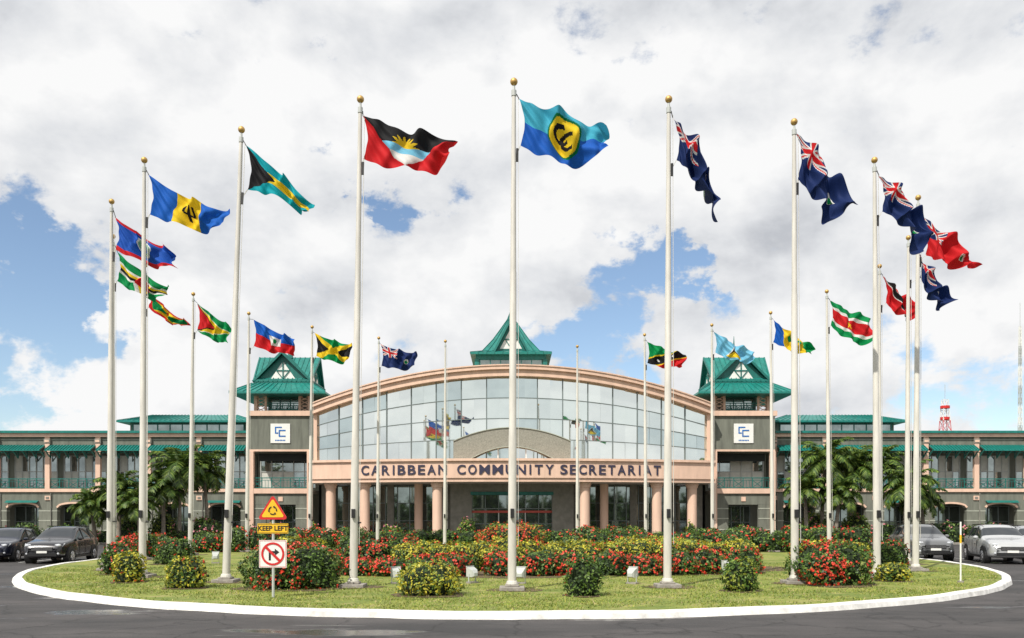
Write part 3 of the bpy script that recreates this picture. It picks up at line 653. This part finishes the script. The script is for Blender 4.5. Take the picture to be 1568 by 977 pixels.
def flag(name,fn,d,TL,BLc,TR,BR,mt=None,mb=None,A=.2,wn=1.8,fold=0.,nu=130,nv=60):
    q=lambda p: np.array(P(p[0],p[1],d))
    TL,BLc,TR,BR=map(q,(TL,BLc,TR,BR)); mt=q(mt) if mt else (TL+TR)/2+np.array([0,0,-.1]); mb=q(mb) if mb else (BLc+BR)/2+np.array([0,0,-.15])
    u=np.linspace(0,1,nu+1); v=np.linspace(0,1,nv+1); U,V=np.meshgrid(u,v,indexing='ij'); U=U.ravel();V=V.ravel()
    ph=random.uniform(0,6)
    e=np.minimum(1,U*2.0)
    Uc=U+fold*.09*np.sin(2*math.pi*(2.6*U-1.1*V)+ph)*e*(1-U*.6)
    Uc=np.clip(Uc,0,1.03)
    def cv(a,m,b_): return ((1-Uc)*(1-2*Uc))[:,None]*a+(4*Uc*(1-Uc))[:,None]*m+(Uc*(2*Uc-1))[:,None]*b_
    Pt=cv(TL,mt,TR)*V[:,None]+cv(BLc,mb,BR)*(1-V)[:,None]
    w=np.sin(2*math.pi*(wn*U+.45*V)+ph)*e*A+.4*A*np.sin(2*math.pi*(wn*2.3*U-.8*V)+ph*2)*e+.14*A*np.sin(2*math.pi*(5*U+2.6*V)+ph)+fold*.6*A*np.cos(2*math.pi*(2.6*U-1.1*V)+ph)*e
    Pt[:,1]+=w; Pt[:,2]+=.05*np.sin(2*math.pi*(wn*1.1*U)+ph+1)*e*(A/.2)+.025*np.sin(2*math.pi*3.1*U+ph+V)*e
    Pt[:,0]+=.07*np.sin(2*math.pi*(1.2*V)+ph)*U**2
    cu_=np.clip((U-.72)/.28,0,1)**2*np.clip(1-V*1.2,0,1)
    Pt[:,1]-=cu_*.35; Pt[:,0]-=cu_*.12; Pt[:,2]+=cu_*.08
    Pt[:,0]+=.13*np.sin(math.pi*V)*(1-U)**4
    org=np.array(TL); Pl=Pt-org
    idx=lambda i,j:i*(nv+1)+j
    I,J=np.meshgrid(np.arange(nu),np.arange(nv),indexing='ij'); I=I.ravel();J=J.ravel()
    Fc=np.stack([idx(I,J),idx(I+1,J),idx(I+1,J+1),idx(I,J+1)],1)
    me=bpy.data.meshes.new(name); me.from_pydata(Pl.tolist(),[],Fc.tolist()); me.update()
    me.polygons.foreach_set('use_smooth',[True]*len(Fc))
    col=fn((I+.5)/nu,(J+.5)/nv); at=me.color_attributes.new('Col','FLOAT_COLOR','CORNER')
    cl=np.repeat(np.c_[col,np.ones(len(col))],4,axis=0).astype(np.float32); at.data.foreach_set('color',cl.ravel())
    me.materials.append(mf); o=bpy.data.objects.new(name,me); COL.objects.link(o); o.location=org
def pole(tx,ty,bx,fl=None):
    h=(HZ-ty)/.851; d=F*14.1/h; T_=Vector(P(tx,ty,d)); B_=Vector((PX(bx,d),d,.15)); T_.z=min(T_.z,14.1)
    par=empty('flagpole',B_); t_=T_-B_; mb=MB()
    L=lambda u: tuple(t_*u)
    mb.tube([L(0),L(.30),L(.302),L(.62),L(.622),L(.93),L(.974)],[.118,.108,.102,.088,.082,.060,.052],'pole',16)
    mb.tube([L(.964),L(.975),L(.976),L(.985)],[.07,.07,.04,.03],'frame',12)
    mb.obj('shaft',par,smooth=True).modifiers.new('e','EDGE_SPLIT').split_angle=math.radians(40)
    bm=MB(); bm.ball(L(.992),.103,'gold',18,12); bm.obj('gold_finial',par,smooth=True)
    bs=MB(); bs.box(-.34,.34,-.34,.34,-.04,.08,'conc'); bs.box(-.19,.19,-.19,.19,.08,.14,'conc'); bs.tube([(0,0,.14),(0,0,.24)],[.17,.14],'pole',16); bs.obj('concrete_base',par,bevel=.015)
    blobpatch('mulch_patch',B_.x+.1,B_.y+.05,.75,.6,.1385)
    rp=MB(); 
    rp.beam((.17,-.02,1.2),tuple(t_*.96+Vector((.12,0,0))),.014,'rope'); rp.beam(tuple(t_*.13+Vector((.05,0,0))),tuple(t_*.13+Vector((.2,-.02,0))),.04,'black')
    rp.box(t_.x*.15-.05,t_.x*.15+.05,-.2,-.11,1.95,2.2,'black')
    if fl:
        a=Vector(P(*fl[2],d))-B_; b2=Vector(P(*fl[3],d))-B_
        rp.beam(tuple(t_*.968+Vector((.07,0,0))),tuple(a),.022,'black'); rp.beam(tuple(b2),(t_.x*(b2.z-.25)/t_.z+.09,0,b2.z-.25),.022,'rope')
        rp.beam((t_.x*(b2.z-.4)/t_.z+.09,0,b2.z-.45),(t_.x*(b2.z)/t_.z+.10,0,b2.z-.1),.06,'black')
    rp.obj('halyard',par)
    if fl:
        kw=fl[6] if len(fl)>6 else {}
        flag(fl[0],fl[1],d,*fl[2:6],**kw)
poles=[
 (787,119,784,('caricom_flag',f_car,(795,152),(797,222),(930,197),(934,235),dict(mt=(855,170),mb=(868,250),A=.25,fold=.3))),
 (552,146,541,('antigua_flag',f_ant,(556,178),(556,243),(698,218),(687,259),dict(mt=(620,197),mb=(620,260),A=.22,wn=1.6,fold=.3))),
 (1024,146,1022,('british_blue_ensign_flag',f_ens(NV),(1030,180),(1036,245),(1086,292),(1105,337),dict(mt=(1070,224),mb=(1070,284),A=.36,wn=2.0,fold=.9))),
 (370,193,346,('bahamas_flag',f_bah,(377,223),(379,290),(478,316),(476,341),dict(mt=(427,264),mb=(432,307),A=.22,fold=.4))),
 (1216,181,1217,('cayman_flag',f_ens(NV),(1220,204),(1221,275),(1308,312),(1272,342),dict(mt=(1266,248),mb=(1252,306),A=.3,wn=1.7,fold=.6))),
 (221,240,218,('barbados_flag',f_barb,(228,268),(229,328),(349,322),(343,360),dict(mt=(290,304),mb=(285,348),A=.22,fold=.25))),
 (1339,240,1343,('british_blue_ensign_flag',f_ens(NV),(1346,269),(1350,325),(1424,354),(1410,390),dict(mt=(1390,300),mb=(1386,346),A=.3,wn=1.8,fold=.8))),
 (171,304,168,('belize_flag',f_bz,(177,333),(177,382),(260,380),(277,415),dict(A=.28,fold=.5))),
 (1406,298,1402,('bermuda_flag',f_ens(RD),(1410,332),(1418,390),(1503,411),(1480,412),dict(mt=(1452,358),mb=(1450,404),A=.28,fold=.5))),
 (173,358,172,('dominica_flag',f_dm,(180,386),(179,430),(256,440),(254,464),dict(A=.28,wn=1.9,fold=.6))),
 (1391,360,1389,('turks_and_caicos_flag',f_ens(NV),(1405,383),(1408,425),(1460,454),(1444,474),dict(A=.3,wn=1.8,fold=.8))),
 (222,403,219,('grenada_flag',f_gd,(226,446),(227,470),(289,494),(283,504),dict(A=.28,fold=.5))),
 (1347,404,1345,('trinidad_flag',f_tt,(1352,422),(1356,464),(1402,462),(1400,490),dict(A=.28,fold=.5))),
 (296,447,291,('guyana_flag',f_gy,(302,464),(302,506),(353,497),(353,528),dict(A=.22,fold=.3))),
 (1266,443,1270,('suriname_flag',f_sur,(1271,460),(1272,498),(1335,487),(1333,528),dict(A=.22,mb=(1300,520),fold=.3))),
 (381,477,378,('haiti_flag',f_ht,(388,489),(389,530),(453,518),(456,543),dict(A=.28,fold=.4))),
 (1180,476,1183,('saint_vincent_flag',f_svg,(1184,489),(1184,524),(1247,530),(1245,544),dict(A=.28,fold=.4))),
 (478,498,474,('jamaica_flag',f_jm,(482,510),(484,545),(538,527),(537,556),dict(A=.28,fold=.4))),
 (1090,495,1091,('saint_lucia_flag',f_lc,(1093,508),(1095,540),(1155,538),(1152,556),dict(A=.28,fold=.4))),
 (580,515,578,('montserrat_flag',f_ens(NV),(583,527),(584,560),(638,540),(637,564),dict(A=.28,fold=.4))),
 (987,510,989,('saint_kitts_flag',f_kn,(991,523),(991,556),(1050,542),(1047,562),dict(A=.28,fold=.4))),
 (682,520,681,None),(884,528,884,None)]
for p_ in poles: pole(*p_)

# ---------------------------------------------------------------- traffic sign
d=20.3; sx=PX(418.5,d); par=empty('traffic_sign',(sx,d,.13))
M['yel']=mat('sign_yellow',(.80,.47,.02),.45,var=.06); M['red']=mat('sign_red',(.55,.02,.02),.45,var=.05)
mb=MB(); mb.tube([(0,0,-.05),(0,0,2.46)],[.035,.035],'frame',10); mb.obj('post',par)
sg=MB()
def rect(x0,x1,z0,z1,y,m): sg.add([(x0,y,z0),(x1,y,z0),(x1,y,z1),(x0,y,z1)],[(0,1,2,3)],m)
zt=1.93
def roundtri(w,h,z,y,r,m):
    pts=[]; cs=[(-w/2+r*1.6,z+r),(w/2-r*1.6,z+r),(0,z+h-r*2)]
    for i,(cx,cz) in enumerate(cs):
        a0=[150,270,30][i]
        for k in range(7): a=math.radians(a0+120*k/6); pts.append((cx+r*math.cos(a),y,cz+r*math.sin(a)))
    sg.add(pts,[tuple(range(len(pts)))],m)
roundtri(.74,.62,zt,-.045,.05,'red'); roundtri(.57,.47,zt+.055,-.050,.035,'yel'); roundtri(.74,.62,zt,-.040,.052,'frame')
for k in range(3):
    a0=math.radians(90+120*k+20); cz=zt+.225; R0=.095
    pr=None
    for j in range(7):
        a=a0+math.radians(75)*j/6; p=(R0*math.cos(a),-.055,cz+R0*math.sin(a))
        if pr: sg.beam(pr,p,.022,'black',.022)
        pr=p
    a=a0+math.radians(95); q=(R0*math.cos(a),-.066,cz+R0*math.sin(a)); er=Vector((math.cos(a0+math.radians(75)),0,math.sin(a0+math.radians(75))))*.035; pv_=Vector(pr)+Vector((0,-.011,0))
    sg.add([tuple(pv_+er),tuple(pv_-er),q],[(0,1,2)],'black')
rect(-.38,.38,1.585,1.83,-.040,'yel'); 
for (a,b_,c_,e) in((-.365,.365,1.60,1.608),(-.365,.365,1.807,1.815),(-.365,-.357,1.608,1.807),(.357,.365,1.608,1.807)): rect(a,b_,c_,e,-.044,'black')
rect(-.34,.34,.74,1.42,-.040,'white')
for (a,b_,c_,e) in((-.325,.325,.755,.765),(-.325,.325,1.395,1.405),(-.325,-.315,.765,1.395),(.315,.325,.765,1.395)): rect(a,b_,c_,e,-.044,'red')
cz=1.08
for k in range(40):
    a,b2=2*math.pi*k/40,2*math.pi*(k+1)/40
    sg.add([(r*math.cos(t_),-.052,cz+r*math.sin(t_)) for r,t_ in((.235,a),(.285,a),(.285,b2),(.235,b2))],[(0,1,2,3)],'red')
rect(-.10,-.05,cz-.16,cz+.05,-.047,'black'); rect(-.10,.06,cz+.02,cz+.07,-.0475,'black'); sg.add([(.05,-.048,cz-.04),(.16,-.048,cz+.045),(.05,-.048,cz+.13)],[(0,1,2)],'black')
sg.add([(-.20,-.056,cz+.155),(-.155,-.056,cz+.20),(.20,-.056,cz-.155),(.155,-.056,cz-.20)],[(0,1,2,3)],'red')
sg.obj('sign_plates',par)
cu=bpy.data.curves.new('kl','FONT'); cu.body='KEEP LEFT'; cu.size=.165; cu.align_x='CENTER'; cu.align_y='CENTER'; cu.extrude=.001; cu.offset=.004
o=bpy.data.objects.new('keep_left_text',cu); COL.objects.link(o); o.rotation_euler=(math.pi/2,0,0); o.location=(0,-.047,1.707); o.parent=par; cu.materials.append(M['black'])
d=25.0; mb=MB(); par=empty('marker_post',(PX(1471,d),d,.13)); mb.tube([(0,0,0),(0,0,1.85)],[.025,.025],'white',8); mb.tube([(0,0,.0),(0,0,.05)],[.09,.09],'conc',10); mb.tube([(0,0,1.2),(0,0,1.45)],[.028,.028],'yel',8); mb.obj('post',par)

def flood(px,py,rz=0):
    d=1.95*F/(py-HZ); par=empty('floodlight',(PX(px,d),d,.13)); par.rotation_euler=(0,0,rz); mb=MB(); 
    mb.box(-.16,.16,-.1,.1,-.02,.05,'conc'); mb.box(-.15,-.13,-.02,.02,.05,.3,'frame'); mb.box(.13,.15,-.02,.02,.05,.3,'frame')
    vs=[]
    for (y,w,h,z) in((-.17,.07,.05,.27),(-.10,.12,.11,.30),(.10,.15,.15,.35)): vs+=[(-w,y,z-h),(w,y,z-h),(w,y,z+h),(-w,y,z+h)]
    mb.add(vs,[(0,1,5,4),(1,2,6,5),(2,3,7,6),(3,0,4,7),(4,5,9,8),(5,6,10,9),(6,7,11,10),(7,4,8,11),(0,3,2,1)],'frame'); mb.box(-.13,.13,.095,.105,.22,.48,'gl'); mb.box(-.155,.155,.07,.12,.495,.515,'frame')
    mb.obj('housing',par,bevel=.01)
for a in[(607,893,.4),(797,893,-.2),(968,893,-.6),(1113,880,.5),(723,892,.8),(330,862,.3),(1390,862,-.3),(1235,862,0)]: flood(*a)

# ---------------------------------------------------------------- cars
def car(x,y,yaw,col,name='parked_suv',sc=1.0):
    par=empty(name,(x,y,0)); par.rotation_euler=(0,0,yaw); par.scale=(sc,sc,sc)
    paint=mat('car_paint',col,.25,metal=.35,var=.05,spec=.6); paint.node_tree.nodes['Principled BSDF'].inputs['Coat Weight'].default_value=.8
    gl=M['carglass']
    st=[(-2.32,.42,.62,.70,.62,.60),(-2.26,.30,.80,.86,.78,.72),(-2.05,.26,.92,.98,.88,.80),(-1.15,.24,1.02,1.10,.93,.86),(-.95,.24,1.04,1.15,.94,.84),(-.25,.24,1.06,1.62,.94,.66),(.1,.24,1.07,1.68,.94,.67),(1.0,.24,1.09,1.68,.94,.66),(1.75,.26,1.11,1.60,.93,.62),(2.15,.30,1.10,1.16,.90,.76),(2.25,.32,.95,1.0,.86,.74),(2.30,.45,.60,.65,.80,.68)]
    mb=MB(); rings=[]
    for (yy,zb,zbelt,zt,w,wt) in st:
        half=[(0,zb),(w*.9,zb),(w*.985,zb+.1),(w,(zb+zbelt)/2),(w*.985,zbelt-.06),(w*.955,zbelt),(wt+.03,zt-.05),(wt-.06,zt),(0,zt+.03)]
        ring=[(a,yy,z) for a,z in half]+[(-a,yy,z) for a,z in half[-2:0:-1]]
        rings.append(ring)
    n=len(rings[0]); V=[p for r in rings for p in r]
    F1=[];F2=[]
    for i in range(len(rings)-1):
        for j in range(n):
            f=(i*n+j,i*n+(j+1)%n,(i+1)*n+(j+1)%n,(i+1)*n+j)
            jj=j if j<8 else n-1-j
            g=False
            if jj==5 and 4<=i<=8: g=True
            if jj in(6,7) and (i==4 or i==8): g=True
            (F2 if g else F1).append(f)
    F1+= [tuple(range(n)),tuple(range((len(rings)-1)*n,len(rings)*n))[::-1]]
    mb.add(V,F1,paint); 
    k=mb.mi(gl)
    for f in F2: mb.f.append(list(f)); mb.m.append(k)
    o=mb.obj('body',par,smooth=True); s_=o.modifiers.new('s','SUBSURF'); s_.levels=2; s_.render_levels=2
    q=MB()
    for sx_ in(-1,1):
        for wy in(-1.42,1.40):
            q.tube([(sx_*.70,wy,.36),(sx_*.955,wy,.36)],[.43,.43],'black',24)
            q.tube([(sx_*.72,wy,.34),(sx_*.94,wy,.34),(sx_*.975,wy,.34)],[.345,.345,.30],M['tyre'],24)
            q.tube([(sx_*.97,wy,.34),(sx_*.985,wy,.34)],[.23,.21],M['chrome'],20)
            for k_ in range(5):
                a=k_*2*math.pi/5; q.beam((sx_*.99,wy,.34),(sx_*.99,wy+.2*math.cos(a),.34+.2*math.sin(a)),.03,M['chrome'],.06)
        for yy,y2 in((.12,.15),(1.08,1.1)): q.beam((sx_*.905,yy,1.06),(sx_*.70,y2,1.62),.07,'black',.03)
        q.ball((sx_*1.02,-.62,1.12),.11,paint,12,8,.8)
        q.beam((sx_*.60,-.2,1.71),(sx_*.60,1.6,1.68),.04,'black')
        q.add([(sx_*.50,-2.275,.76),(sx_*.80,-2.17,.80),(sx_*.86,-1.95,.93),(sx_*.52,-2.225,.90)],[(0,1,2,3),(3,2,1,0)],M['lamp'])
        q.ball((sx_*.66,-2.19,.84),.11,M['lamp'],12,8,.7)
        q.ball((sx_*.66,-2.27,.47),.06,M['lamp'],10,6)
        q.box(sx_*.80-.05,sx_*.80+.05,2.08,2.24,.85,1.1,'red')
        q.beam((sx_*.955,-.2,.82),(sx_*.955,-.05,.82),.03,'black')
        q.beam((sx_*.93,-1.0,.30),(sx_*.93,1.0,.30),.10,'black')
        q.beam((sx_*.948,-.45,.35),(sx_*.948,-.45,1.0),.012,'black'); q.beam((sx_*.952,.28,.35),(sx_*.952,.28,1.02),.012,'black')
    q.box(-.45,.45,-2.345,-2.25,.60,.76,'black')
    for z in(.64,.69,.74): q.box(-.44,.44,-2.36,-2.33,z-.008,z+.012,M['chrome'])
    q.box(-.62,.62,-2.35,-2.25,.36,.50,'black'); q.box(-.22,.22,-2.375,-2.352,.50,.60,'white')
    q.box(-.25,.25,2.28,2.33,.75,.87,'white'); q.box(-.7,.7,2.2,2.34,.36,.5,'black')
    q.obj('wheels_and_trim',par,bevel=0)
M['carglass']=mat('car_glass',(.02,.025,.03),.03,spec=.9,var=.05); M['tyre']=mat('tyre',(.018,.018,.018),.85); M['chrome']=mat('chrome',(.55,.55,.56),.2,metal=.9); M['lamp']=mat('headlamp',(.6,.62,.65),.1,metal=.3)
car(-21.6,39.4,math.radians(8),(.018,.018,.022)); car(-24.9,40.6,math.radians(10),(.012,.016,.035),'parked_car',.95)
car(-28.3,41.5,math.radians(14),(.05,.05,.055),'parked_car')
car(20.9,42.0,math.radians(-10),(.16,.165,.17),'parked_suv',1.05); car(23.2,39.2,math.radians(-16),(.50,.51,.52),'parked_suv',1.05); car(27.0,42.6,math.radians(-12),(.35,.36,.38)); car(31,41,math.radians(-12),(.6,.6,.6),'parked_car')

def mast(px,ytop,d,w0,w1,red=True):
    x=PX(px,d); H=EYE+(HZ-ytop)/F*d; par=empty('radio_tower',(x,d,0)); mb=MB(); n=max(12,int(H/3)); c=[(1,1),(-1,1),(-1,-1),(1,-1)]
    mr=M['red'] if red else M['frame']
    for i in range(n):
        a=w0+(w1-w0)*i/n; b_=w0+(w1-w0)*(i+1)/n; z0,z1=H*i/n,H*(i+1)/n; m=mr if (i//2)%2==0 else M['white']
        for k in range(4):
            p=(c[k][0]*a,c[k][1]*a,z0);q=(c[k][0]*b_,c[k][1]*b_,z1);r=(c[(k+1)%4][0]*b_,c[(k+1)%4][1]*b_,z1);s=(c[(k+1)%4][0]*a,c[(k+1)%4][1]*a,z0)
            mb.beam(p,q,.12,m); mb.beam(p,r,.07,m); mb.beam(s,q,.07,m); mb.beam(q,r,.08,m)
    if red:
        for z in(.84,.93): mb.tube([(0,0,H*z),(0,0,H*z+.7)],[1.2,1.2],'red',10)
    mb.beam((0,0,H),(0,0,H*1.12),.1,'frame'); mb.obj('lattice',par)
mast(1447,612,220,2.6,.6); mast(1562,500,260,.6,.25,False)

# ---------------------------------------------------------------- world
EL=math.radians(50); AZ=math.radians(34)
SD=Vector((-math.sin(AZ)*math.cos(EL),-math.cos(AZ)*math.cos(EL),math.sin(EL)))
w=bpy.data.worlds.new('World'); S.world=w; w.use_nodes=True; t=w.node_tree; N=t.nodes; L=t.links; N.clear()
out=N.new('ShaderNodeOutputWorld'); sky=N.new('ShaderNodeTexSky'); sky.sky_type='NISHITA'; sky.sun_disc=False; sky.sun_elevation=EL; sky.sun_rotation=math.atan2(SD.x,SD.y); sky.dust_density=.5; sky.air_density=1.0
bg=N.new('ShaderNodeBackground'); bg.inputs[1].default_value=.15; L.new(sky.outputs[0],bg.inputs[0])
tc=N.new('ShaderNodeTexCoord'); DIR=tc.outputs['Generated']
def vm(op,a,b_=None):
    n=N.new('ShaderNodeVectorMath'); n.operation=op; L.new(a,n.inputs[0])
    if b_ is not None:
        if isinstance(b_,tuple): n.inputs[1].default_value=b_
        else: L.new(b_,n.inputs[1])
    return n
def mth(op,a,b_=0.,c_=0.,clamp=False):
    n=N.new('ShaderNodeMath'); n.operation=op; n.use_clamp=clamp
    for i,x in enumerate((a,b_,c_)):
        if isinstance(x,(int,float)): n.inputs[i].default_value=x
        else: L.new(x,n.inputs[i])
    return n.outputs[0]
def wnoise(vec,sc,det=9,ro=.55,dist=0.):
    n=N.new('ShaderNodeTexNoise'); n.inputs['Scale'].default_value=sc; n.inputs['Detail'].default_value=det; n.inputs['Roughness'].default_value=ro; n.inputs['Distortion'].default_value=dist; L.new(vec,n.inputs['Vector']); return n.outputs[0]
v1=vm('MULTIPLY',DIR,(1,1,1.45)).outputs[0]; v2=vm('ADD',v1,(-.02,-.01,.055)).outputs[0]
n1=wnoise(v1,4.6,9,.56,.1); n2=wnoise(v2,4.6,6,.52,.1); n3=wnoise(vm('ADD',v1,(3,5,2)).outputs[0],1.7,3,.5)
n4=wnoise(vm('ADD',v1,(1,7,4)).outputs[0],11,9,.62,.2)
wn_=N.new('ShaderNodeTexNoise'); wn_.inputs['Scale'].default_value=9; wn_.inputs['Detail'].default_value=6; wn_.inputs['Roughness'].default_value=.6; L.new(v1,wn_.inputs['Vector'])
wo=vm('SUBTRACT',wn_.outputs['Color'],(.5,.5,.5)); ws=vm('MULTIPLY',wo.outputs[0],(.34,.34,.26)); WD=vm('ADD',DIR,ws.outputs[0]).outputs[0]
dens=mth('ADD',mth('MULTIPLY_ADD',n1,.55,.225),mth('MULTIPLY',mth('SUBTRACT',n4,.5),.75))
for (px,py,r,am) in[(8,380,.12,.29),(92,452,.07,.22),(600,300,.07,.25),(590,335,.035,.12),(965,455,.13,.28),(1015,420,.06,.18),(15,560,.17,.27),(15,635,.09,.16),(885,535,.11,.24),(1390,600,.14,.14),(1545,610,.14,.20),(1530,345,.11,.10),(700,470,.06,.08)]:
    dv=Vector(((px-784)/F,1,(HZ-py)/F)).normalized()
    ds=vm('DISTANCE',WD,tuple(dv)); mr=N.new('ShaderNodeMapRange'); mr.interpolation_type='SMOOTHSTEP'; L.new(ds.outputs['Value'],mr.inputs[0]); mr.inputs[1].default_value=0; mr.inputs[2].default_value=r; mr.inputs[3].default_value=-am; mr.inputs[4].default_value=0
    dens=mth('ADD',dens,mr.outputs[0])
mk_=N.new('ShaderNodeMapRange'); mk_.interpolation_type='SMOOTHSTEP'; L.new(dens,mk_.inputs[0]); mk_.inputs[1].default_value=.24; mk_.inputs[2].default_value=.39
sh=mth('SUBTRACT',n1,n2); sh=mth('MULTIPLY_ADD',sh,2.7,.74)
sh=mth('ADD',sh,mth('MULTIPLY',mth('SUBTRACT',n3,.5),-1.1)); 
sh=mth('ADD',sh,mth('MULTIPLY',mth('SUBTRACT',n4,.5),.35)); 
cr=N.new('ShaderNodeValToRGB'); L.new(sh,cr.inputs[0]); e=cr.color_ramp.elements; e[0].position=.10; e[0].color=(.54,.56,.60,1); e[1].position=.95; e[1].color=(.96,.96,.96,1); k=e.new(.5); k.color=(.76,.775,.80,1)
bc=N.new('ShaderNodeBackground'); bc.inputs[1].default_value=1.0; L.new(cr.outputs[0],bc.inputs[0])
mx=N.new('ShaderNodeMixShader'); L.new(mk_.outputs[0],mx.inputs[0]); L.new(bg.outputs[0],mx.inputs[1]); L.new(bc.outputs[0],mx.inputs[2]); L.new(mx.outputs[0],out.inputs[0])
sl=bpy.data.lights.new('sun','SUN'); sl.energy=5.0; sl.angle=math.radians(.5); sl.color=(1,.95,.86); so=bpy.data.objects.new('sun',sl); COL.objects.link(so); so.rotation_euler=SD.to_track_quat('Z','Y').to_euler(); so.location=(0,0,60)
cd=bpy.data.cameras.new('camera'); cam=bpy.data.objects.new('camera',cd); COL.objects.link(cam); cam.location=(0,0,EYE); cam.rotation_euler=(math.pi/2,0,0)
cd.lens=F/1568*36; cd.sensor_width=36; cd.shift_y=(HZ-488.5)/1568; cd.clip_end=8000; cd.clip_start=.1; S.camera=cam
S.view_settings.view_transform='Standard'; S.view_settings.look='None'; S.view_settings.exposure=0
